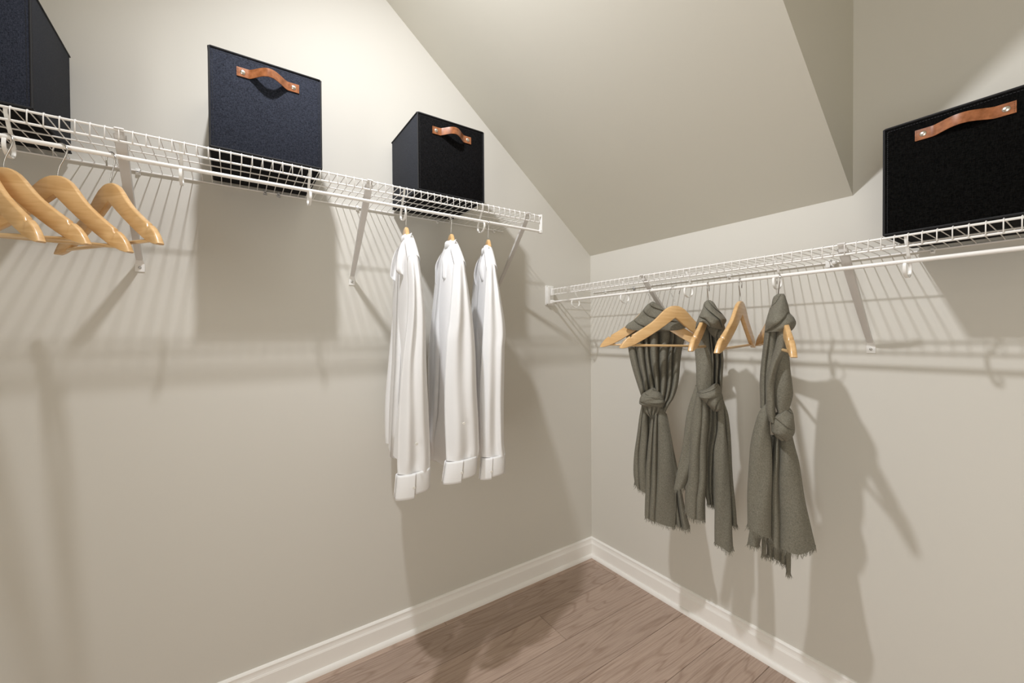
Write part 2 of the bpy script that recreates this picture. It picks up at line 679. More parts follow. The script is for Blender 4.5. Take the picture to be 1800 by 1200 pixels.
# end cap joining lip and rod at the free end
bm = bmesh.new()
for lo_, hi in (((-0.003, DEP - 0.006, -ROD - 0.007), (0.003, DEP + 0.006, 0.007)), ((-0.012, DEP - 0.007, -ROD - 0.0075), (0.003, DEP + 0.007, -ROD + 0.0075)),
                ((-0.010, DEP - 0.005, -0.0045), (0.003, DEP + 0.0055, 0.005)), ((-0.008, DEP - 0.004, -ROD + 0.007), (0.0, DEP + 0.004, -0.02))):
    add_box(bm, lo_, hi, 0.001)
for v in bm.verts:
    v.co = fA.p(v.co.x, v.co.y, v.co.z)
o = from_bm('end_cap', bm, M_plastic, shA)
o.location = PA(A1, 0, 0)
sharpen(o, 50)

# lower shelf on the knee wall
B0, B1 = -2.75, -0.026
k1 = -1.5889
wiresB = [k1 + 0.0258 * i for i in range(-44, 64) if B0 + 0.005 < k1 + 0.0258 * i < B1 - 0.008]
shB, fB, PB = shelf('wire_shelf', 'B', ZB, B0, B1, wiresB, [-1.71, -1.403, -1.1, -0.795, -0.490, -0.178],
                    [(-0.118, 0), (-0.312, 1), (-0.80, 0), (-1.40, 0)],
                    'lower white wire shelf on the knee wall, holding one black box')
# wall plate that carries the shelf end on the gable wall, with its screw and sockets
bm = bmesh.new()
add_box(bm, (-0.306 - 0.032, -0.006, -0.083), (-0.306 + 0.024, 0.0, 0.021), 0.002)
add_box(bm, (-0.306 - 0.030, -0.020, -0.078), (-0.306 - 0.010, -0.004, 0.014), 0.003)
add_box(bm, (-0.306 - 0.012, -0.030, -ROD - 0.010), (-0.306 + 0.012, -0.004, -ROD + 0.010), 0.003)
add_box(bm, (-0.306 - 0.008, -0.028, -DROP - 0.006), (-0.306 + 0.008, -0.004, 0.006), 0.002)
o = from_bm('end_bracket', bm, M_plastic, shB)
o.location = Vector((0, 0, ZB)) - shB.location
sharpen(o, 50)
for dz in (0.015, -0.078):
    bm = bmesh.new()
    bmesh.ops.create_uvsphere(bm, u_segments=10, v_segments=6, radius=0.0035)
    s_ = from_bm('screw', bm, M_screw, o, True)
    s_.location = (-0.327, -0.0065 if dz < 0 else -0.006, dz)
# splice clamp with two screws under the lower shelf
bm = bmesh.new()
add_box(bm, (-0.012, 0.002, -0.020), (0.012, 0.016, 0.008), 0.003)
add_box(bm, (-0.020, 0.006, -0.010), (-0.008, 0.022, 0.002), 0.003)
for v in bm.verts:
    v.co = fB.p(v.co.x, v.co.y, v.co.z)
o = from_bm('splice_clamp', bm, M_plastic, shB)
o.location = PB(-1.150, 0, 0)
sharpen(o, 50)
for dt, dz in ((-0.006, 0.003), (-0.006, -0.016)):
    bm = bmesh.new()
    bmesh.ops.create_cone(bm, cap_ends=True, segments=12, radius1=0.0042, radius2=0.0034, depth=0.004,
                          matrix=Matrix.Rotation(-PI / 2, 4, 'Y'))
    s_ = from_bm('screw', bm, M_screw, o)
    s_.location = (-0.017, dt, dz)


# diagonal support brackets
def bracket(wall, z, t_top, t_foot, label):
    f = Frame(wall)
    root = empty('shelf_bracket', f.p(t_foot, 0, z - 0.296))
    tag(root, label, 'bracket', 'diagonal shelf brackets')
    off = root.location
    P = lambda t, d, h: f.p(t, d, z + h) - off
    n = 14
    V, Fc = [], []
    T = f.p(1, 0, 0) - f.p(0, 0, 0)
    for i in range(n + 1):
        q = i / n
        d = DEP - 0.006 - (DEP - 0.006 - 0.010) * q
        h = -0.008 - 0.268 * q
        t = t_top + (t_foot - t_top) * q
        w = 0.0125 - 0.004 * q
        dep = 0.007 * math.sin(PI * min(1, q * 1.0)) ** 0.4 + 0.001
        nrm = (f.p(0, 1, 0) * 0.66 - Vector((0, 0, 0.75)))
        c = P(t, d, h)
        for a, b in ((-1, 0), (-0.86, 1), (0, 1.15), (0.86, 1), (1, 0), (0.86, -0.1), (0, 0.05), (-0.86, -0.1)):
            V.append(c + T * (a * w) + nrm * (b * dep))
    for i in range(n):
        for k in range(8):
            a, b = i * 8 + k, i * 8 + (k + 1) % 8
            Fc.append((a, b, b + 8, a + 8))
    Fc += [tuple(range(8))[::-1], tuple(n * 8 + k for k in range(8))]
    o = from_py('brace', V, Fc, M_steel, root, smooth=False)
    sharpen(o, 45)
    # top hook over the front rail
    V, Fc = strap_mesh([P(t_top, DEP - 0.010, -0.018), P(t_top, DEP - 0.006, -0.006), P(t_top, DEP - 0.0035, 0.004), P(t_top, DEP + 0.002, 0.0055),
                        P(t_top, DEP + 0.0055, 0.001)], T, 0.018, 0.0015)
    from_py('top_hook', V, Fc, M_steel, root, smooth=False)
    # foot plate bent flat on the wall, with its screw
    V, Fc = strap_mesh([P(t_foot, 0.018, -0.268), P(t_foot, 0.006, -0.279), P(t_foot, 0.002, -0.286), P(t_foot, 0.0015, -0.310)], T, [0.015, 0.020, 0.023, 0.023], 0.003)
    p = from_py('foot_plate', V, Fc, M_plastic, root, smooth=False)
    bm = bmesh.new()
    bmesh.ops.create_uvsphere(bm, u_segments=12, v_segments=8, radius=0.0042)
    s_ = from_bm('screw', bm, M_screw, p, True)
    s_.location = P(t_foot, 0.0035, -0.298)
    return root


bracket('A', ZA, -1.938, -1.945, 'white diagonal bracket beside the empty wooden hangers')
bracket('A', ZA, -1.329, -1.319, 'white diagonal bracket between the middle box and the white shirts')
bracket('A', ZA, -0.672, -0.640, 'white diagonal bracket at the free end of the higher shelf')
bracket('B', ZB, -0.598, -0.600, 'white diagonal bracket ending behind the farthest grey scarf')
bracket('B', ZB, -1.272, -1.259, 'white diagonal bracket of the lower shelf with its foot plate in full view')


# ------------------------------------------------------------------ fabric boxes
def storage_box(wall, z, t0, t1, d0, d1, mats, label, handle, h=0.276, name='storage_box', hw=(0.155, 0.027), bulge=0.022, hz=0.245, ht=None):
    """t0<t1 along the wall, d0 rear .. d1 front; built in a local frame: x along, y out of the front, z up"""
    f = Frame(wall)
    mf, ms, mb = mats
    root = empty(name, f.p((t0 + t1) / 2, (d0 + d1) / 2, z))
    tag(root, label, 'box', 'fabric storage boxes')
    W, D = t1 - t0, d1 - d0

    def fix(o):
        # local x,y -> world axes of the wall frame
        for v in o.data.vertices:
            x, y, zz = v.co
            w = f.p(x, y, zz) - f.p(0, 0, 0)
            v.co = w
        o.data.update()
        if wall == 'A' or True:
            bm_ = bmesh.new()
            bm_.from_mesh(o.data)
            bmesh.ops.recalc_face_normals(bm_, faces=bm_.faces)
            bm_.to_mesh(o.data)
            bm_.free()
        return o
    th = 0.007
    x0, x1, y0, y1 = -W / 2, W / 2, -D / 2, D / 2

    def panel(nm, lo_, hi, m, bow=None):
        bm = bmesh.new()
        add_box(bm, lo_, hi, 0.0025, 2)
        o = fix(from_bm(nm, bm, m, root))
        sharpen(o, 50)
        return o
    panel('front_panel', (x0, y1 - th, 0.004), (x1, y1, h), mf)
    panel('back_panel', (x0, y0, 0.004), (x1, y0 + th, h), ms)
    panel('side_panel', (x0, y0 + th, 0.004), (x0 + th, y1 - th, h), ms)
    panel('side_panel', (x1 - th, y0 + th, 0.004), (x1, y1 - th, h), ms)
    panel('base', (x0 + 0.001, y0 + 0.001, 0.0005), (x1 - 0.001, y1 - 0.001, 0.009), mb)
    # two stiffener creases pressed in the base cloth
    b = panel('base_seam', (x0 + 0.02, -0.004, -0.0006), (x1 - 0.02, 0.004, 0.002), M_piping)
    # piping round the rim, the front edges and the bottom
    r = 0.0028

    def pipe(pts, nm='piping'):
        o = tube(nm, pts, r, M_piping, root, 8)
        fix(o)
        sharpen(o, 60)
    e = 0.001
    pipe([(x0, y0, h), (x0, y1 - 0.004, h), (x0 + 0.004, y1, h), (x1 - 0.004, y1, h), (x1, y1 - 0.004, h), (x1, y0, h), (x0, y0, h)])
    pipe([(x0 + e, y1 - e, 0.004), (x0 + e, y1 - e, h * 0.5), (x0 + e, y1 - e, h)])
    pipe([(x1 - e, y1 - e, 0.004), (x1 - e, y1 - e, h * 0.5), (x1 - e, y1 - e, h)])
    pipe([(x0 + e, y1 - e, 0.004), (0, y1 - e, 0.004), (x1 - e, y1 - e, 0.004)])
    pipe([(x0 + e, y0 + e, 0.004), (x0 + e, 0, 0.004), (x0 + e, y1 - e, 0.004)])
    pipe([(x1 - e, y0 + e, 0.004), (x1 - e, 0, 0.004), (x1 - e, y1 - e, 0.004)])
    # line of top-stitching inside the front edges
    stv, stf = [], []

    def stitch(a, b_):
        a, b_ = Vector(a), Vector(b_)
        L = (b_ - a).length
        k = int(L / 0.0052)
        dr = (b_ - a).normalized()
        sd = Vector((-dr.z, 0, dr.x)) * 0.0005
        for i in range(k):
            p = a + dr * (i + 0.15) * L / k
            q = a + dr * (i + 0.8) * L / k
            n0 = len(stv)
            yo = Vector((0, 0.0006, 0))
            stv.extend([p - sd, q - sd, q - sd + yo, p - sd + yo, p + sd, q + sd, q + sd + yo, p + sd + yo])
            stf.extend([(n0 + 3, n0 + 2, n0 + 6, n0 + 7), (n0, n0 + 1, n0 + 2, n0 + 3), (n0 + 4, n0 + 7, n0 + 6, n0 + 5)])
    ii = 0.008
    stitch((x0 + ii, y1, h - ii), (x1 - ii, y1, h - ii))
    stitch((x0 + ii, y1, ii), (x0 + ii, y1, h - ii))
    stitch((x1 - ii, y1, ii), (x1 - ii, y1, h - ii))
    so = fix(from_py('stitching', stv, stf, M_piping, root, smooth=False))
    so['kind'] = 'stuff'
    if handle:
        hl, hh = hw
        c = ht if ht is not None else 0.0
        n = 36
        V, Fc = [], []
        for i in range(n + 1):
            q = i / n
            x = c - hl / 2 + hl * q
            m_ = max(0.0, min(1.0, (q - 0.19) / 0.62))
            s_ = math.sin(PI * m_) ** 1.3 if 0 < m_ < 1 else 0.0
            out = 0.0016 + bulge * s_
            zc = hz + 0.006 * s_
            dz = hh / 2 * (1 - 0.06 * s_)
            for yy_, zz in ((out - 0.0012, zc - dz), (out + 0.0012, zc - dz), (out + 0.0017, zc), (out + 0.0012, zc + dz), (out - 0.0012, zc + dz)):
                V.append((x, y1 + yy_, zz))
        for i in range(n):
            for k in range(5):
                a, b_ = i * 5 + k, i * 5 + (k + 1) % 5
                Fc.append((a, b_, b_ + 5, a + 5))
        Fc += [(4, 3, 2, 1, 0), tuple(n * 5 + k for k in range(5))]
        ho = fix(from_py('handle', V, Fc, M_leather, root, smooth=False))
        tag(ho, 'tan leather strap handle with two metal rivets')
        sharpen(ho, 40)
        for sx in (-1, 1):
            bm = bmesh.new()
            bmesh.ops.create_uvsphere(bm, u_segments=20, v_segments=10, radius=0.0068)
            for v in bm.verts:
                v.co = Vector((v.co.x, v.co.y * 0.42, v.co.z))
            bmesh.ops.translate(bm, verts=bm.verts, vec=(c + sx * (hl / 2 - 0.0145), y1 + 0.003, hz))
            ro = fix(from_bm('rivet', bm, M_rivet, ho, True))
        sv, sf = [], []
        for sx in (-1, 1):
            for k in range(5):
                zz = hz - hh / 2 + 0.004 + k * (hh - 0.008) / 4
                n0 = len(sv)
                xq = c + sx * (hl / 2 - 0.003)
                for dx, dz, dy in ((-.0005, -.0012, 0), (.0005, -.0012, 0), (.0005, .0012, 0), (-.0005, .0012, 0), (-.0005, -.0012, .0005), (.0005, -.0012, .0005), (.0005, .0012, .0005), (-.0005, .0012, .0005)):
                    sv.append((xq + dx, y1 + 0.0029 + dy, zz + dz))
                sf += [(n0 + 4, n0 + 5, n0 + 6, n0 + 7), (n0, n0 + 1, n0 + 5, n0 + 4), (n0 + 2, n0 + 3, n0 + 7, n0 + 6)]
        st2 = fix(from_py('handle_stitching', sv, sf, M_stitch, ho, smooth=False))
        st2['kind'] = 'stuff'
    return root


ZT = 0.0056
storage_box('A', ZA + ZT, -2.360, -2.083, 0.028, 0.303, (M_denim, M_denim_side, M_base),
            'navy denim storage box cut off by the picture edge, above the wooden hangers', True)
storage_box('A', ZA + ZT, -1.757, -1.475, 0.012, 0.303, (M_denim, M_denim_side, M_base),
            'navy denim storage box alone in the middle of the higher shelf', True, bulge=0.030, hw=(0.157, 0.025), hz=0.2285, ht=0.001)
storage_box('A', ZA + ZT, -1.160, -0.888, 0.022, 0.303, (M_black, M_denim_side, M_base),
            'black fabric storage box with a grey side, above the white shirts', True, bulge=0.028, hw=(0.158, 0.026), hz=0.2285, ht=-0.001)
storage_box('B', ZB + ZT, -1.640, -1.360, 0.030, 0.303, (M_jet, M_jet, M_base),
            'jet black fabric storage box on the lower shelf', True, bulge=0.013, hw=(0.160, 0.026), hz=0.2365, ht=0.0)


# ------------------------------------------------------------------ wooden hangers
HW, HD = 0.190, 0.163
top_c = [(0.0, 0.0), (0.012, -0.001), (0.022, -0.005), (0.034, -0.013), (0.046, -0.0255), (0.058, -0.040), (0.070, -0.0535), (0.084, -0.067),
         (0.105, -0.0835), (0.128, -0.100), (0.1465, -0.1125), (0.148, -0.1195), (0.153, -0.1240), (0.1565, -0.1190), (0.166, -0.1265), (0.177, -0.1395), (0.185, -0.152), (0.190, -0.163)]
bot_c = [(0.0, -0.046), (0.012, -0.0565), (0.022, -0.065), (0.034, -0.0755), (0.046, -0.085), (0.058, -0.095), (0.070, -0.1035), (0.084, -0.114),
         (0.103, -0.1275), (0.122, -0.140), (0.138, -0.150), (0.143, -0.1525), (0.148, -0.155), (0.152, -0.157), (0.160, -0.160), (0.168, -0.163), (0.176, -0.165), (0.184, -0.166)]
TH = 0.0125
KX = 0.215 / 0.190          # full width 43 cm
HW *= KX
top_c = [(x * KX, z) for x, z in top_c]
bot_c = [(x * KX, z) for x, z in bot_c]
BEND = 0.055   # arms swept back in plan


def arm_mesh(sign):
    V, Fc = [], []
    n = len(top_c)
    ring = 10
    for (xt, zt), (xb, zb) in zip(top_c, bot_c):
        hy = TH / 2 * (1.0 + 0.25 * (xt / HW) ** 2)
        L = math.hypot(xt - xb, zt - zb)
        r = min(0.0034, L * 0.3)
        ux, uz = (xt - xb) / L, (zt - zb) / L
        prof = [(r * 0.35, -1), (0, -0.62), (0, 0.62), (r * 0.35, 1), (r, 1.0)]
        sec = []
        # rounded top edge, softly rounded lower edge
        for e, yv in ((0, -0.45), (0, 0.45), (0.30 * r, 0.80), (r, 1.0)):
            sec.append((e, yv))
        low = [(L - r * 0.5, 1.0), (L, 0.72), (L, -0.72), (L - r * 0.5, -1.0), (r, -1.0), (0.30 * r, -0.80)]
        sec += low
        for e, yv in sec:
            x, z = xt - ux * e, zt - uz * e
            V.append(Vector((sign * x, yv * hy - BEND * x * (0.35 + 0.65 * x / HW), z)))
    for i in range(n - 1):
        for k in range(ring):
            a, b = i * ring + k, i * ring + (k + 1) % ring
            Fc.append((a, b, b + ring, a + ring))
    Fc += [tuple(range(ring)), tuple((n - 1) * ring + k for k in range(ring))]
    me = bpy.data.meshes.new('arm')
    me.from_pydata([tuple(v) for v in V], [], Fc)
    bm = bmesh.new()
    bm.from_mesh(me)
    bmesh.ops.recalc_face_normals(bm, faces=bm.faces)
    for e in bm.edges:
        if len(e.link_faces) == 2 and e.calc_face_angle(0) > math.radians(42):
            e.smooth = False
    bm.to_mesh(me)
    bm.free()
    for p in me.polygons:
        p.use_smooth = True
    me.materials.append(M_wood)
    return me


def hook_pts(flip):
    pts = [(0, -0.012), (0, 0.004), (0.0006, 0.012), (0.004, 0.024), (0.0105, 0.036), (0.0165, 0.048), (0.019, 0.058)]
    cx_, cz_, r = 0.0005, 0.0575, 0.0187
    for i in range(1, 15):
        a = i * (PI * 1.12) / 14
        pts.append((cx_ + r * math.cos(a), cz_ + r * math.sin(a)))
    pts.append((pts[-1][0] + 0.0006, pts[-1][1] - 0.006))
    return [Vector((flip * x, 0, z)) for x, z in pts]


ME_ARM = {s: arm_mesh(s) for s in (1, -1)}


def hanger(name, apex, ang, roll, label, group, flip=1, full=True):
    """apex: top of the wood; the rod runs through (0,0,0.069) of the hanger"""
    root = empty(name, apex)
    # roll about the rod that carries it, then turn about the vertical through the hook
    Mz = Matrix.Rotation(math.radians(ang), 4, 'Z')
    Mr = Matrix.Translation((0, 0, 0.069)) @ Matrix.Rotation(math.radians(roll), 4, 'Y') @ Matrix.Translation((0, 0, -0.069))
    root.matrix_world = Matrix.Translation(apex) @ Mz @ Mr
    tag(root, label, 'hanger', group)
    for s in (1, -1):
        o = bpy.data.objects.new('arm', ME_ARM[s])
        C.objects.link(o)
        o.parent = root
    tube('hook', hook_pts(flip), 0.00165, M_chrome, root, 8)
    yb = -BEND * 0.188 * 0.92
    tube('trouser_bar', [(-0.190, yb, -0.1535), (-0.09, yb, -0.1535), (0, yb, -0.1535), (0.09, yb, -0.1535), (0.190, yb, -0.1535)], 0.0046, M_wood2, root, 10)
    return root


GA = 'empty wooden hangers under the navy box'
zap = ZA - ROD - 0.069
hanger('wooden_hanger', (-2.160, -DEP, zap), -46, 5, 'empty wooden hanger farthest left, only its lower arm in the picture', GA, 1)
hanger('wooden_hanger', (-2.125, -DEP, zap), -36, 3.2, 'second empty wooden hanger from the picture edge, hanging in the white rod loop', GA, 1)
hanger('wooden_hanger', (-2.040, -DEP, zap), -39, 6, 'third empty wooden hanger from the picture edge, with a clear centre seam', GA, 1)
hanger('wooden_hanger', (-1.954, -DEP, zap), -55, 1.2, 'fourth empty wooden hanger, nearest the diagonal bracket and smallest in view', GA, 1)
GB = 'wooden hangers on the lower shelf'
zbp = ZB - ROD - 0.069
A1p, A2p, A3p = Vector((-DEP, -0.652, zbp)), Vector((-DEP, -0.884, zbp)), Vector((-DEP, -1.112, zbp))
hanger('wooden_hanger', A1p, 121, -1, 'wooden hanger inside the farthest grey scarf, both arm ends showing', GB, 1)
hanger('wooden_hanger', (-DEP, -0.752, zbp), 152, -1, 'empty wooden hanger crossing in front of the farthest grey scarf', GB, 1)
hanger('wooden_hanger', A2p, -161, 0, 'wooden hanger inside the middle grey scarf', GB, 1)
hanger('wooden_hanger', (-DEP, -0.996, zbp), -168, 1.1, 'empty wooden hanger seen end-on between the middle and nearest scarves', GB, 1)
hanger('wooden_hanger', A3p, -144, 3, 'wooden hanger inside the nearest grey scarf, one arm showing', GB, 1)


# ------------------------------------------------------------------ cloth
def ridge(x, bounds, soft=False):
    """rounded folds with sharp valleys between the given boundaries"""
    for a, b in zip(bounds[:-1], bounds[1:]):
        if x <= b:
            t = (x - a) / max(1e-6, b - a)
            t = min(1, max(0, t))
            return (0.5 - 0.5 * math.cos(2 * PI * t)) if soft else math.sqrt(max(0.0, 1 - (2 * t - 1) ** 2))
    return 0.0


def cloth(name, rows, m, parent, fr, n0=0.0, D=0.03, k=5, amp=0.02, seed=1, NU=110, NV=60, hem=None, diag=None, drift=0.04, wob=0.002, backk=3, closed_top=False, front_pow=0.38, jit=0.3, soft=False, cells=None):
    """closed sleeve of cloth. rows: (z, s left, s right) from the top down. fr=(origin, s dir, n dir).
    n0/D may be numbers or lists per row (centre and half depth towards the viewer)."""
    rg = random.Random(seed)
    O, S, Nn = fr
    zs = [r[0] for r in rows]
    M_ = len(rows)
    par = [i / (M_ - 1) for i in range(M_)]
    # parametrise by height
    z_top, z_bot = zs[0], zs[-1]
    par = [(z_top - z) / (z_top - z_bot) for z in zs]
    for i in range(1, M_):
        par[i] = max(par[i], par[i - 1] + 1e-4)
    L = [r[1] for r in rows]
    Rr = [r[2] for r in rows]
    n0l = n0 if isinstance(n0, (list, tuple)) else [n0] * M_
    Dl = D if isinstance(D, (list, tuple)) else [D] * M_
    Al = amp if isinstance(amp, (list, tuple)) else [amp] * M_
    ph = [rg.uniform(0, 6.28) for _ in range(k + 1)]
    jt = [rg.uniform(-jit, jit) / k for _ in range(k + 1)]
    hgt = [rg.uniform(0.65, 1.25) for _ in range(max(k, len(cells) if cells else 0) + 1)]
    w1, w2 = rg.uniform(0, 6), rg.uniform(0, 6)
    NB = 28
    V, Fc = [], []
    hem_pts = []
    for j in range(NV + 1):
        v = j / NV
        zl = z_top + (z_bot - z_top) * v
        sl_, sr_ = interp(par, L, v), interp(par, Rr, v)
        nn0, DD, AA = interp(par, n0l, v), interp(par, Dl, v), interp(par, Al, v)
        bounds = [0.0]
        for i in range(1, k):
            bounds.append(i / k + jt[i] + drift * math.sin(ph[i] + 3.0 * v))
        bounds.append(1.0)
        bounds.sort()
        if cells:
            bounds = [c + (0.02 * math.sin(ph[0] + 4 * v + 3 * c) if 0 < c < 1 else 0) for c in cells]
        w = sr_ - sl_
        for i in range(NU + NB):
            if i < NU:
                u = i / (NU - 1)
                env = max(0.0, 1 - (2 * u - 1) ** 2)
                if diag:
                    kk, sl2, ph2 = diag
                    q = kk * (v + sl2 * u + 0.05 * math.sin(5 * u + w1)) + ph2
                    fq = q - math.floor(q)
                    rd = math.sqrt(max(0, 1 - (2 * fq - 1) ** 2)) if fq < 1 else 0
                    rd = 0.4 * rd + 0.6 * (fq ** 0.7)
                    nn = nn0 + DD * env ** front_pow + AA * (rd - 0.5) * min(1, env * 4)
                else:
                    ci = 0
                    while ci < len(bounds) - 2 and u > bounds[ci + 1]:
                        ci += 1
                    rd = ridge(u, bounds, soft) * hgt[ci]
                    nn = nn0 + DD * env ** front_pow * 0.7 + AA * (rd - 0.75) * min(1, 0.35 + env * 3)
                nn += wob * math.sin(9 * v + 7 * u + w2)
            else:
                u = 1 - (i - NU + 1) / (NB + 1)
                env = max(0.0, 1 - (2 * u - 1) ** 2)
                nn = nn0 - DD * env ** 0.5 + AA * 0.35 * math.sin(backk * 2 * PI * u + w1) * env
            s = sl_ + w * u + wob * math.sin(11 * v + w1) * 0.5
            z = zl
            if hem:
                hx = [h[0] for h in hem]
                hy = [h[1] for h in hem]
                z += interp(hx, hy, u) * v ** 3
            p = O + S * s + Nn * nn + Vector((0, 0, z))
            V.append(p - parent.location)
            if j == NV:
                hem_pts.append(p)
    n = NU + NB
    for j in range(NV):
        for i in range(n):
            a, b = j * n + i, j * n + (i + 1) % n
            Fc.append((a, a + n, b + n, b))
    if closed_top:
        Fc.append(tuple(range(n)))
    o = from_py(name, V, Fc, m, parent)
    return o, hem_pts, NU


def frame_to_cam(ap):
    n = CAM - ap
    n.z = 0
    n.normalize()
    return (ap.copy(), Vector((-n.y, n.x, 0)), n)


def fringe(hems, parent, seed, L=(0.008, 0.017)):
    rg = random.Random(seed)
    V, Fc = [], []
    for pts, nu, Nn, S in hems:
        cum = 0
        npts = len(pts)
        for i in range(npts):
            a, b = pts[i], pts[(i + 1) % npts]
            d = (b - a).length
            cum += d
            while cum > 0.0023:
                cum -= 0.0023
                t = rg.random()
                p = a.lerp(b, t)
                l = rg.uniform(*L)
                dr = Vector((0, 0, -1)) + S * rg.gauss(0, 0.28) + Nn * rg.gauss(0, 0.2)
                q = p + dr * l
                mid = p + dr * (l * 0.5) + S * rg.gauss(0, 0.0006)
                wv = S * 0.0007 + Nn * rg.uniform(-.0004, .0004)
                up = Vector((0, 0, 0.003))
                i0 = len(V)
                off = parent.location
                V.extend([p + up - wv - off, p + up + wv - off, mid + wv * 0.8 - off, mid - wv * 0.8 - off, q + wv * 0.35 - off, q - wv * 0.35 - off])
                Fc.extend([(i0, i0 + 1, i0 + 2, i0 + 3), (i0 + 3, i0 + 2, i0 + 4, i0 + 5)])
    o = from_py('fringe', V, Fc, M_scarf, parent, smooth=False)
    o['kind'] = 'stuff'
    return o


# ---- farthest scarf
def scarf_root(ap, label):
    r = empty('scarf', ap)
    tag(r, label, 'scarf', 'knotted grey scarves on the lower shelf')
    return r


fr1 = frame_to_cam(A1p)
r1 = scarf_root(A1p, 'olive grey scarf farthest along the lower shelf, knotted in front, facing the room')
cloth('draped_fold', [(0.022, -0.007, 0.004), (0.012, -0.022, 0.019), (-0.010, -0.040, 0.044), (-0.047, -0.071, 0.083), (-0.080, -0.106, 0.119), (-0.093, -0.112, 0.122)], M_scarf, r1, fr1,
      n0=0.002, D=[0.010, 0.017, 0.020, 0.022, 0.021, 0.019], amp=0.013, diag=(2.7, -0.55, 0.3), seed=3, hem=[(0, 0.012), (0.15, 0.002), (0.5, -0.004), (0.85, 0.0), (1, 0.010)])
cloth('hanging_panel', [(-0.070, -0.100, 0.113), (-0.116, -0.110, 0.122), (-0.166, -0.101, 0.112), (-0.231, -0.088, 0.104), (-0.293, -0.072, 0.097), (-0.360, -0.050, 0.080), (-0.397, -0.038, 0.059), (-0.430, -0.030, 0.044)],
      M_scarf, r1, fr1, n0=[-0.040, -0.042, -0.036, -0.028, -0.018, -0.008, -0.004, 0.0], D=[0.02, 0.022, 0.024, 0.026, 0.028, 0.028, 0.026, 0.022], amp=[0.034, 0.046, 0.050, 0.052, 0.050, 0.042, 0.032, 0.022], k=7, seed=8, NU=190, drift=0.03)
ka, _, _ = cloth('knot', [(-0.324, -0.006, 0.003), (-0.336, -0.024, 0.020), (-0.352, -0.044, 0.034), (-0.372, -0.054, 0.040), (-0.388, -0.054, 0.041), (-0.398, -0.040, 0.036)], M_scarf, r1, fr1,
                 n0=0.012, D=[0.02, 0.03, 0.036, 0.038, 0.036, 0.026], amp=0.010, diag=(2.2, -0.30, 0.35), seed=5, closed_top=True)
cloth('knot', [(-0.378, -0.044, 0.030), (-0.395, -0.044, 0.031), (-0.415, -0.037, 0.026), (-0.435, -0.022, 0.012), (-0.453, -0.006, 0.001)], M_scarf, r1, fr1,
      n0=0.010, D=[0.030, 0.031, 0.030, 0.024, 0.014], amp=0.013, k=4, seed=6)
cloth('knot', [(-0.340, -0.014, 0.016), (-0.352, -0.036, 0.030), (-0.366, -0.050, 0.038), (-0.378, -0.053, 0.040), (-0.386, -0.046, 0.038)], M_scarf, r1, fr1,
      n0=0.022, D=[0.016, 0.026, 0.032, 0.032, 0.022], amp=0.006, diag=(1.4, -0.25, 0.55), seed=25, closed_top=True)
t1a, h1a, nu = cloth('tail', [(-0.395, -0.045, -0.016), (-0.464, -0.057, -0.020), (-0.605, -0.075, -0.022), (-0.706, -0.080, -0.018), (-0.752, -0.076, -0.020)], M_scarf, r1, fr1,
                     n0=-0.012, D=[0.012, 0.018, 0.022, 0.024, 0.024], amp=0.014, k=2, seed=12, hem=[(0, 0.028), (0.4, 0.006), (1, -0.008)], NU=70)
t1b, h1b, nu2 = cloth('tail', [(-0.405, 0.002, 0.040), (-0.461, -0.012, 0.056), (-0.598, -0.024, 0.078), (-0.679, -0.031, 0.086), (-0.782, -0.033, 0.086), (-0.868, -0.034, 0.082)], M_scarf, r1, fr1,
                      n0=[0.004, 0.012, 0.012, 0.010, 0.008, 0.008], D=[0.016, 0.024, 0.026, 0.026, 0.026, 0.026], amp=[0.016, 0.024, 0.026, 0.022, 0.016, 0.012], k=3, seed=23, NU=130,
                      cells=[0, 0.17, 0.36, 1.0], hem=[(0, 0.020), (0.25, 0.010), (0.6, 0.000), (1, -0.008)])
t1d, h1d, nu4 = cloth('tail', [(-0.430, 0.030, 0.050), (-0.500, 0.046, 0.064), (-0.598, 0.056, 0.082), (-0.679, 0.064, 0.096), (-0.782, 0.072, 0.116), (-0.872, 0.080, 0.137)], M_scarf, r1, fr1,
                      n0=-0.012, D=[0.010, 0.016, 0.020, 0.022, 0.022, 0.024], amp=[0.006, 0.010, 0.014, 0.022, 0.028, 0.030], k=2, seed=29, NU=80, cells=[0, 0.45, 1.0],
                      hem=[(0, 0.004), (0.5, -0.008), (1, -0.006)])
t1c, h1c, nu3 = cloth('tail', [(-0.400, -0.030, 0.008), (-0.480, -0.034, 0.006), (-0.620, -0.036, 0.008), (-0.720, -0.038, 0.006)], M_scarf, r1, fr1,
                      n0=-0.030, D=0.014, amp=0.014, k=2, seed=14, NU=60)
fringe([(h1a, nu, fr1[2], fr1[1]), (h1b, nu2, fr1[2], fr1[1]), (h1d, nu4, fr1[2], fr1[1]), (h1c, nu3, fr1[2], fr1[1])], r1, 3)

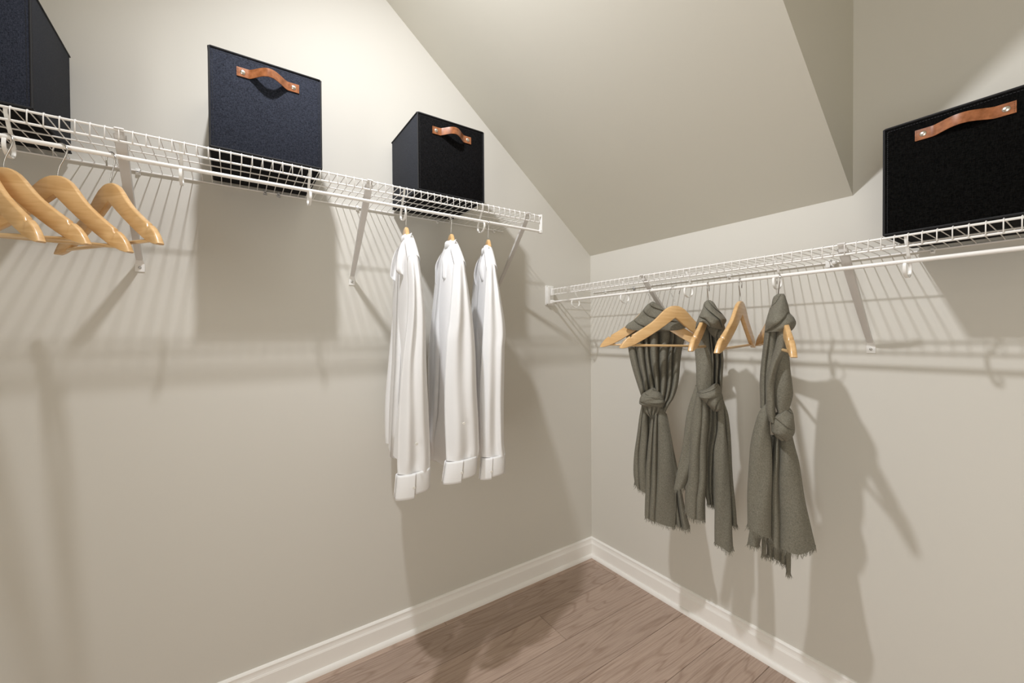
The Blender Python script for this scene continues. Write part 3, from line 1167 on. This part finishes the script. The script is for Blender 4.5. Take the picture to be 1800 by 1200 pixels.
# ---- middle scarf
fr2 = frame_to_cam(A2p)
r2 = scarf_root(A2p, 'olive grey scarf in the middle of the three, hanging with crossed loose ends')
cloth('draped_fold', [(0.010, -0.004, 0.008), (0.002, -0.013, 0.018), (-0.019, -0.020, 0.028), (-0.048, -0.030, 0.051), (-0.062, -0.036, 0.057), (-0.075, -0.041, 0.050), (-0.092, -0.042, 0.044)], M_scarf, r2, fr2,
      n0=[0, 0, 0.004, 0.01, 0.014, 0.014, 0.010], D=[0.020, 0.045, 0.070, 0.095, 0.100, 0.100, 0.090], amp=[0.008, 0.012, 0.02, 0.026, 0.026, 0.024, 0.02], diag=(2.3, -0.9, 0.85), seed=4,
      hem=[(0, 0.002), (0.3, 0.022), (0.6, 0.004), (1, -0.004)])
cloth('draped_fold', [(-0.060, -0.005, 0.050), (-0.085, -0.006, 0.053), (-0.105, 0.004, 0.054), (-0.122, 0.018, 0.052), (-0.135, 0.036, 0.047)], M_scarf, r2, fr2,
      n0=[-0.02, -0.02, -0.02, -0.025, -0.03], D=[0.05, 0.055, 0.055, 0.05, 0.04], amp=0.02, diag=(1.8, 0.9, 0.2), seed=9)
cloth('hanging_panel', [(-0.070, -0.042, 0.000), (-0.100, -0.043, 0.002), (-0.156, -0.044, 0.008), (-0.219, -0.042, 0.012), (-0.300, -0.038, 0.012), (-0.345, -0.026, 0.014)], M_scarf, r2, fr2,
      n0=[-0.03, -0.02, -0.014, -0.004, 0.004, 0.004], D=[0.03, 0.03, 0.03, 0.032, 0.034, 0.03], amp=0.005, k=1, seed=31, NU=70)
cloth('hanging_panel', [(-0.075, -0.010, 0.050), (-0.110, -0.012, 0.047), (-0.156, -0.010, 0.047), (-0.219, -0.008, 0.051), (-0.300, -0.008, 0.046), (-0.350, -0.006, 0.042)], M_scarf, r2, fr2,
      n0=-0.055, D=0.045, amp=[0.045, 0.06, 0.064, 0.064, 0.055, 0.04], k=4, seed=33, NU=110)
cloth('knot', [(-0.285, 0.022, 0.032), (-0.300, 0.000, 0.038), (-0.318, -0.034, 0.042), (-0.336, -0.026, 0.047), (-0.352, -0.010, 0.048), (-0.368, 0.004, 0.044), (-0.380, 0.012, 0.034)], M_scarf, r2, fr2,
      n0=0.012, D=[0.02, 0.034, 0.046, 0.05, 0.048, 0.04, 0.02], amp=0.016, diag=(2.6, 0.62, 0.1), seed=7, closed_top=True)
cloth('knot', [(-0.286, 0.018, 0.034), (-0.304, -0.006, 0.040), (-0.322, -0.032, 0.042), (-0.330, -0.033, 0.040), (-0.338, -0.028, 0.022)], M_scarf, r2, fr2,
      n0=0.022, D=[0.02, 0.034, 0.044, 0.044, 0.03], amp=0.008, diag=(1.3, 0.7, 0.2), seed=27, closed_top=True)
hh = []
for rows, n0, D, amp, k, sd, hem in (
    ([(-0.296, -0.042, -0.026), (-0.413, -0.074, -0.024), (-0.546, -0.090, -0.041), (-0.606, -0.103, -0.053), (-0.684, -0.119, -0.078)], -0.006, 0.016, 0.006, 1, 41, [(0, -0.006), (1, 0.010)]),
    ([(-0.318, -0.038, -0.006), (-0.411, -0.056, 0.002), (-0.542, -0.063, -0.006), (-0.640, -0.068, -0.008), (-0.697, -0.077, -0.010), (-0.770, -0.078, -0.009)], 0.006, 0.028, 0.012, 2, 42, [(0, 0.016), (0.4, -0.004), (1, -0.008)]),
    ([(-0.340, 0.004, 0.042), (-0.436, -0.004, 0.049), (-0.545, -0.018, 0.034), (-0.668, -0.018, 0.030), (-0.735, -0.006, 0.026)], -0.040, 0.022, 0.024, 3, 43, None),
    ([(-0.352, 0.026, 0.047), (-0.434, 0.029, 0.053), (-0.541, 0.018, 0.064), (-0.663, 0.019, 0.069), (-0.862, 0.020, 0.079)], 0.004, 0.026, 0.006, 1, 44, [(0, 0.008), (0.5, 0.0), (0.8, -0.010), (1, 0.002)]),
    ([(-0.347, 0.034, 0.050), (-0.405, 0.040, 0.066), (-0.539, 0.046, 0.075), (-0.658, 0.055, 0.082), (-0.793, 0.066, 0.092)], -0.030, 0.020, 0.010, 2, 45, None)):
    o, h_, nu = cloth('tail', rows, M_scarf, r2, fr2, n0=n0, D=D, amp=amp, k=k, seed=sd, hem=hem, NU=70)
    hh.append((h_, nu, fr2[2], fr2[1]))
fringe(hh, r2, 5)

# ---- nearest scarf
fr3 = frame_to_cam(A3p)
r3 = scarf_root(A3p, 'olive grey scarf nearest the black box, with a round side knot')
cloth('draped_fold', [(0.012, -0.003, 0.015), (0.004, -0.012, 0.019), (-0.020, -0.019, 0.024), (-0.047, -0.026, 0.029), (-0.064, -0.030, 0.041), (-0.078, -0.034, 0.045), (-0.092, -0.036, 0.040), (-0.105, -0.037, 0.030)], M_scarf, r3, fr3,
      n0=[0, 0, 0.005, 0.015, 0.02, 0.022, 0.022, 0.02], D=[0.02, 0.03, 0.05, 0.07, 0.08, 0.085, 0.08, 0.07], amp=[0.004, 0.006, 0.008, 0.012, 0.018, 0.02, 0.016, 0.012], diag=(1.5, 0.45, 0.55), seed=14)
cloth('hanging_panel', [(-0.030, -0.022, 0.006), (-0.070, -0.032, 0.008), (-0.109, -0.038, 0.004), (-0.197, -0.045, -0.004), (-0.288, -0.051, -0.010), (-0.345, -0.049, -0.014)], M_scarf, r3, fr3,
      n0=[0.01, 0.015, 0.012, 0.005, 0, 0], D=[0.06, 0.07, 0.07, 0.06, 0.05, 0.045], amp=0.010, k=2, seed=51, NU=80)
cloth('hanging_panel', [(-0.080, -0.002, 0.036), (-0.110, -0.004, 0.024), (-0.150, -0.010, 0.020), (-0.207, -0.022, 0.002), (-0.288, -0.034, -0.010), (-0.340, -0.034, -0.008), (-0.380, -0.024, -0.004)], M_scarf, r3, fr3,
      n0=[0.05, 0.055, 0.055, 0.05, 0.045, 0.04, 0.035], D=[0.05, 0.05, 0.045, 0.042, 0.04, 0.035, 0.03], amp=0.006, k=1, seed=52, NU=70)
cloth('hanging_panel', [(-0.105, 0.010, 0.026), (-0.150, 0.002, 0.026), (-0.207, -0.006, 0.029), (-0.260, -0.012, 0.036), (-0.288, -0.014, 0.038), (-0.320, -0.012, 0.032), (-0.350, -0.004, 0.022), (-0.372, 0.002, 0.012)], M_scarf, r3, fr3,
      n0=[0.03, 0.032, 0.034, 0.036, 0.036, 0.034, 0.032, 0.03], D=[0.03, 0.034, 0.036, 0.036, 0.034, 0.032, 0.03, 0.026], amp=0.004, k=1, seed=53, NU=70)
cloth('knot', [(-0.335, 0.014, 0.028), (-0.348, 0.002, 0.035), (-0.366, -0.016, 0.040), (-0.385, -0.020, 0.042), (-0.408, -0.020, 0.041), (-0.424, -0.010, 0.036), (-0.437, 0.006, 0.024)], M_scarf, r3, fr3,
      n0=0.020, D=[0.02, 0.035, 0.045, 0.048, 0.046, 0.036, 0.02], amp=0.010, diag=(2.1, -0.28, 0.35), seed=17, closed_top=True)
hh = []
for rows, n0, D, amp, k, sd, hem, NU_, cells in (
    ([(-0.328, -0.034, -0.022), (-0.350, -0.048, -0.020), (-0.382, -0.058, -0.021), (-0.482, -0.077, -0.017), (-0.573, -0.081, -0.016), (-0.734, -0.084, -0.019)], [0.03, 0.03, 0.03, 0.03, 0.03, 0.03], [0.012, 0.022, 0.03, 0.034, 0.034, 0.034], 0.006, 1, 61, [(0, 0.014), (1, -0.010)], 80, None),
    ([(-0.410, -0.006, 0.034), (-0.463, -0.013, 0.043), (-0.511, -0.018, 0.054), (-0.555, -0.022, 0.061), (-0.652, -0.026, 0.073), (-0.772, -0.028, 0.096)], -0.004, [0.018, 0.028, 0.036, 0.04, 0.044, 0.05], [0.020, 0.030, 0.032, 0.030, 0.026, 0.024], 2, 68, [(0, 0.0), (0.6, -0.004), (1, 0.016)], 110, [0, 0.27, 1.0]),
    ([(-0.440, -0.058, -0.026), (-0.674, -0.070, -0.030), (-0.800, -0.084, -0.050)], -0.018, 0.018, 0.008, 1, 63, None, 50, None),
    ([(-0.440, -0.040, -0.026), (-0.674, -0.046, -0.030), (-0.828, -0.046, -0.034)], -0.022, 0.012, 0.006, 1, 64, None, 40, None),
    ([(-0.440, -0.030, 0.030), (-0.674, -0.036, 0.030), (-0.836, -0.032, 0.022)], -0.040, 0.016, 0.016, 3, 65, [(0, 0.010), (1, -0.012)], 70, None),
    ([(-0.440, 0.012, 0.030), (-0.674, 0.016, 0.036), (-0.800, 0.018, 0.034), (-0.872, 0.020, 0.032)], -0.030, 0.010, 0.004, 1, 66, None, 40, None)):
    o, h_, nu = cloth('tail', rows, M_scarf, r3, fr3, n0=n0, D=D, amp=amp, k=k, seed=sd, hem=hem, NU=NU_, cells=cells)
    hh.append((h_, nu, fr3[2], fr3[1]))
fringe(hh, r3, 7)


# ------------------------------------------------------------------ white shirts
def shirt(apex, ang, body, sleeve, cuff, collar, label, hlabel, seed, cuff_low):
    apex = Vector(apex)
    e1 = Vector((math.cos(math.radians(ang)), math.sin(math.radians(ang)), 0))
    S = Vector((-e1.y, e1.x, 0))
    fr = (apex, S, e1)
    hg = hanger('wooden_hanger', apex, ang, 0, hlabel, 'wooden hangers inside the white shirts', 1)
    hg.scale = (0.74, 1, 1)
    r = empty('dress_shirt', apex)
    tag(r, label, 'shirt', 'white dress shirts on the higher shelf')
    off = r.location
    P = lambda s, n, z: apex + S * s + e1 * n + Vector((0, 0, z)) - off
    # body: shallow across, deep along the hanger
    prof = [(0.0, 0.055), (-0.045, 0.090), (-0.075, 0.135), (-0.10, 0.172), (-0.135, 0.200), (-0.17, 0.205), (-0.30, 0.180), (-0.60, 0.175), (-0.95, 0.170)]
    bz = [p[0] for p in prof]
    rowz = sorted(set([b[0] for b in body]), reverse=True)
    Dl = [interp([-b for b in bz], [p[1] for p in prof], -b[0]) for b in body]
    cloth('body', body, M_shirt, r, fr, n0=-0.012, D=Dl, amp=0.008, k=2, seed=seed, hem=[(0, 0.010), (0.25, 0), (1, -0.02)], NU=90, front_pow=0.5, wob=0.003, soft=True)
    # sleeves
    so, hp, nu = cloth('sleeve', sleeve, M_shirt, r, fr, n0=[0.152, 0.158, 0.166, 0.180, 0.188, 0.19, 0.19, 0.19, 0.19, 0.19][:len(sleeve)],
                       D=[0.018, 0.034, 0.042, 0.046, 0.048, 0.048, 0.046, 0.042, 0.037, 0.034][:len(sleeve)], amp=[0.001, 0.003, 0.006, 0.009, 0.011, 0.012, 0.012, 0.012, 0.012, 0.007], k=2, seed=seed + 1, closed_top=True, NU=130, NV=90, wob=0.0022, jit=0.4, drift=0.06, soft=True)
    far = [(z, a * 0.9, b * 0.9) for z, a, b in sleeve]
    cloth('sleeve', far, M_shirt, r, fr, n0=-0.20, D=0.036, amp=0.010, k=3, seed=seed + 2, NU=70)
    # yoke over the near shoulder
    V, Fc = [], []
    nn = 16
    mm = 8
    for i in range(nn + 1):
        q = i / nn
        n = 0.02 + 0.142 * q
        zt = -0.030 - 0.014 * q - 0.086 * q ** 1.3
        sc = collar['yoke'][0] + (collar['yoke'][1] - collar['yoke'][0]) * q
        w = 0.015 + 0.003 * q
        for k in range(mm + 1):
            a = PI * k / mm
            V.append(P(sc - math.cos(a) * w * (1.0 + 0.25 * math.sin(a)), n + 0.004, zt - 0.022 + 0.026 * math.sin(a) ** 0.6))
    for i in range(nn):
        for k in range(mm):
            a = i * (mm + 1) + k
            Fc.append((a, a + 1, a + mm + 2, a + mm + 1))
    yo = from_py('yoke', V, Fc, M_shirt, r)
    sd_ = yo.modifiers.new('thickness', 'SOLIDIFY')
    sd_.thickness = 0.0014
    # collar: stand round the neck, near leaf, far leaf
    V, Fc = [], []
    nb = 26
    cs, cw = collar['neck']
    for i in range(nb):
        a = 2 * PI * i / nb
        s_, n_ = cs + cw * math.cos(a), 0.005 + 0.050 * math.sin(a)
        for z_, ex in ((collar['top'] - 0.034, 1.06), (collar['top'] - 0.012, 1.0), (collar['top'], 0.94)):
            V.append(P(cs + (s_ - cs) * ex, 0.005 + (n_ - 0.005) * ex, z_ - 0.010 * math.cos(a)))
    for i in range(nb):
        for k in range(2):
            a, b = i * 3 + k, ((i + 1) % nb) * 3 + k
            Fc.append((a, b, b + 1, a + 1))
    co = from_py('collar_stand', V, Fc, M_shirt, r)
    co.modifiers.new('thickness', 'SOLIDIFY').thickness = 0.0016
    for side, nm in ((1, 'collar_leaf'), (-1, 'collar_leaf')):
        inner, outer = collar['inner'], collar['outer']
        V, Fc = [], []
        na, nbk = 22, 10
        for i in range(na + 1):
            q = i / na
            t = q * (len(inner) - 1)
            pi_ = (interp(list(range(len(inner))), [p[0] for p in inner], t), interp(list(range(len(inner))), [p[1] for p in inner], t))
            to = q * (len(outer) - 1)
            po = (interp(list(range(len(outer))), [p[0] for p in outer], to), interp(list(range(len(outer))), [p[1] for p in outer], to))
            for k in range(nbk + 1):
                w = k / nbk
                s_ = pi_[0] + (po[0] - pi_[0]) * w
                z_ = pi_[1] + (po[1] - pi_[1]) * w
                n_ = 0.058 + 0.016 * math.sin(PI * w) + 0.012 * q
                V.append(P(s_, n_ * side + (0 if side > 0 else 0.0), z_))
        for i in range(na):
            for k in range(nbk):
                a = i * (nbk + 1) + k
                Fc.append((a, a + 1, a + nbk + 2, a + nbk + 1))
        lf = from_py(nm, V, Fc, M_shirt, r)
        lf.modifiers.new('thickness', 'SOLIDIFY').thickness = 0.0022
    # back of the collar turned over on the right
    V, Fc = [], []
    br = collar['back']
    for i in range(13):
        q = i / 12
        for k in range(7):
            w = k / 6
            s_ = br[0][0] + (br[1][0] - br[0][0]) * w
            z_ = br[0][1] + (br[1][1] - br[0][1]) * w - 0.006 * math.sin(PI * w)
            V.append(P(s_ - 0.006 * abs(2 * q - 1) ** 2, 0.052 - 0.10 * q, z_ + 0.004 * (1 - abs(2 * q - 1))))
    for i in range(12):
        for k in range(6):
            a = i * 7 + k
            Fc.append((a, a + 1, a + 8, a + 7))
    cb = from_py('collar_back', V, Fc, M_shirt, r)
    cb.modifiers.new('thickness', 'SOLIDIFY').thickness = 0.0018
    # placket strip down the opening
    V, Fc = strap_mesh([P(b[1] + 0.004, 0.050 + 0.02 * math.sin(9 * b[0]), b[0]) for b in body[2:]], S * 0.5 + e1, 0.030, 0.002)
    from_py('placket', V, Fc, M_shirt, r)
    # cuff: two overlapping flaps with a slit, button on the front one
    (zt, a0, b0), (zb, a1, b1) = cuff
    sp = cuff_low['split']
    for nm, qa, qb, dn, dzb in (('cuff', 0.0, sp, 0.004, cuff_low['dz'][0]), ('cuff', sp - 0.10, 1.0, 0.0, cuff_low['dz'][1])):
        V, Fc = [], []
        na, nk = 20, 10
        for i in range(na + 1):
            u = qa + (qb - qa) * i / na
            for k in range(nk + 1):
                w = k / nk
                s_ = (a0 + (b0 - a0) * u) * (1 - w) + (a1 + (b1 - a1) * u) * w
                z_ = zt + (zb - zt) * w + (dzb * w) + (0.010 * u - 0.006) * (1 if nm else 0)
                bul = math.sqrt(max(0.0, 1 - (2 * u - 1) ** 2))
                n_ = 0.19 + 0.026 * bul + dn + 0.002 * math.sin(PI * w)
                V.append(P(s_, n_, z_))
        # back half closes the cuff
        for i in range(na):
            for k in range(nk):
                a = i * (nk + 1) + k
                Fc.append((a, a + 1, a + nk + 2, a + nk + 1))
        c_ = from_py(nm, V, Fc, M_shirt, r)
        c_.modifiers.new('thickness', 'SOLIDIFY').thickness = 0.0026
    V, Fc = [], []
    for i in range(15):
        u = i / 14
        for k in range(5):
            w = k / 4
            s_ = (a0 + (b0 - a0) * u) * (1 - w) + (a1 + (b1 - a1) * u) * w
            V.append(P(s_, 0.19 - 0.022 * math.sqrt(max(0, 1 - (2 * u - 1) ** 2)), zt + (zb - zt) * w + 0.010 * u - 0.006))
    for i in range(14):
        for k in range(4):
            a = i * 5 + k
            Fc.append((a, a + 1, a + 6, a + 5))
    c_ = from_py('cuff', V, Fc, M_shirt, r)
    c_.modifiers.new('thickness', 'SOLIDIFY').thickness = 0.0026
    for u, zz, nn_ in cuff_low['buttons']:
        bm = bmesh.new()
        bmesh.ops.create_cone(bm, cap_ends=True, segments=16, radius1=0.0048, radius2=0.0040, depth=0.0022)
        bo = from_bm('button', bm, M_button, r)
        bo.location = P(a0 + (b0 - a0) * u, nn_, zz)
        bo.rotation_euler = e1.to_track_quat('Z', 'Y').to_euler()
    return r


shirt((-1.206, -DEP, zap), -101,
      [(-0.043, -0.012, 0.013), (-0.070, -0.020, 0.016), (-0.110, -0.026, 0.018), (-0.150, -0.029, 0.016), (-0.207, -0.031, 0.014), (-0.322, -0.038, 0.020), (-0.474, -0.047, 0.024), (-0.588, -0.054, 0.026), (-0.703, -0.058, 0.026), (-0.790, -0.061, 0.024)],
      [(-0.122, -0.014, 0.006), (-0.134, -0.021, 0.011), (-0.160, -0.024, 0.014), (-0.222, -0.025, 0.018), (-0.327, -0.030, 0.025), (-0.467, -0.046, 0.028), (-0.570, -0.056, 0.031), (-0.674, -0.062, 0.034), (-0.762, -0.063, 0.037), (-0.796, -0.062, 0.036)],
      [(-0.792, -0.066, 0.036), (-0.861, -0.073, 0.033)],
      dict(neck=(0.0, 0.015), top=-0.042, yoke=(0.003, -0.004),
           inner=[(0.010, -0.036), (0.010, -0.070), (-0.005, -0.110), (-0.015, -0.150), (-0.020, -0.180)], outer=[(0.004, -0.034), (-0.028, -0.072), (-0.042, -0.122), (-0.046, -0.160), (-0.034, -0.176)],
           back=((0.008, -0.041), (0.030, -0.068))),
      'white dress shirt nearest the middle box, hanging lowest with its cuff in full view', 'wooden hanger inside the first white shirt, only its neck showing', 71,
      dict(split=0.52, dz=(-0.006, 0.003), buttons=[(0.46, -0.835, 0.2215), (0.52, -0.700, 0.238)]))
shirt((-1.033, -DEP, zap), -104,
      [(-0.041, -0.017, 0.010), (-0.070, -0.028, 0.014), (-0.094, -0.036, 0.016), (-0.176, -0.048, 0.018), (-0.329, -0.067, 0.020), (-0.481, -0.074, 0.022), (-0.654, -0.081, 0.024), (-0.744, -0.090, 0.024), (-0.830, -0.084, 0.022)],
      [(-0.120, -0.016, 0.004), (-0.134, -0.024, 0.009), (-0.170, -0.030, 0.013), (-0.234, -0.037, 0.020), (-0.324, -0.048, 0.029), (-0.399, -0.060, 0.034), (-0.548, -0.066, 0.041), (-0.679, -0.065, 0.048), (-0.754, -0.064, 0.048), (-0.786, -0.064, 0.043)],
      [(-0.782, -0.066, 0.042), (-0.848, -0.077, 0.036)],
      dict(neck=(-0.006, 0.016), top=-0.041, yoke=(0.000, -0.006),
           inner=[(0.004, -0.036), (0.004, -0.072), (-0.010, -0.120), (-0.022, -0.165), (-0.026, -0.190)], outer=[(0.000, -0.034), (-0.032, -0.074), (-0.048, -0.118), (-0.048, -0.170), (-0.036, -0.186)],
           back=((0.006, -0.038), (0.016, -0.066))),
      'white dress shirt in the middle of the three, with its cuff slit open', 'wooden hanger inside the middle white shirt, only its neck showing', 81,
      dict(split=0.50, dz=(-0.006, 0.003), buttons=[(0.44, -0.822, 0.2215), (0.48, -0.660, 0.238)]))
shirt((-0.872, -DEP, zap), -111,
      [(-0.047, -0.022, 0.004), (-0.070, -0.030, 0.006), (-0.098, -0.036, 0.008), (-0.185, -0.041, 0.010), (-0.315, -0.053, 0.012), (-0.380, -0.059, 0.014), (-0.565, -0.056, 0.016), (-0.750, -0.056, 0.016), (-0.838, -0.055, 0.014)],
      [(-0.118, -0.028, -0.010), (-0.132, -0.035, -0.004), (-0.165, -0.038, 0.000), (-0.241, -0.045, 0.011), (-0.371, -0.056, 0.025), (-0.431, -0.060, 0.020), (-0.500, -0.064, 0.020), (-0.640, -0.067, 0.018), (-0.750, -0.067, 0.016), (-0.800, -0.066, 0.020)],
      [(-0.797, -0.064, 0.021), (-0.872, -0.071, 0.018)],
      dict(neck=(-0.012, 0.013), top=-0.047, yoke=(-0.007, -0.018),
           inner=[(-0.008, -0.042), (-0.010, -0.080), (-0.020, -0.115), (-0.026, -0.155), (-0.028, -0.180)], outer=[(-0.012, -0.040), (-0.038, -0.087), (-0.047, -0.131), (-0.042, -0.163), (-0.034, -0.178)],
           back=((-0.004, -0.044), (0.008, -0.064))),
      'white dress shirt nearest the corner, at the free end of the higher shelf', 'wooden hanger inside the last white shirt by the corner, only its neck showing', 91,
      dict(split=0.42, dz=(0.0, 0.006), buttons=[(0.36, -0.846, 0.2215)]))
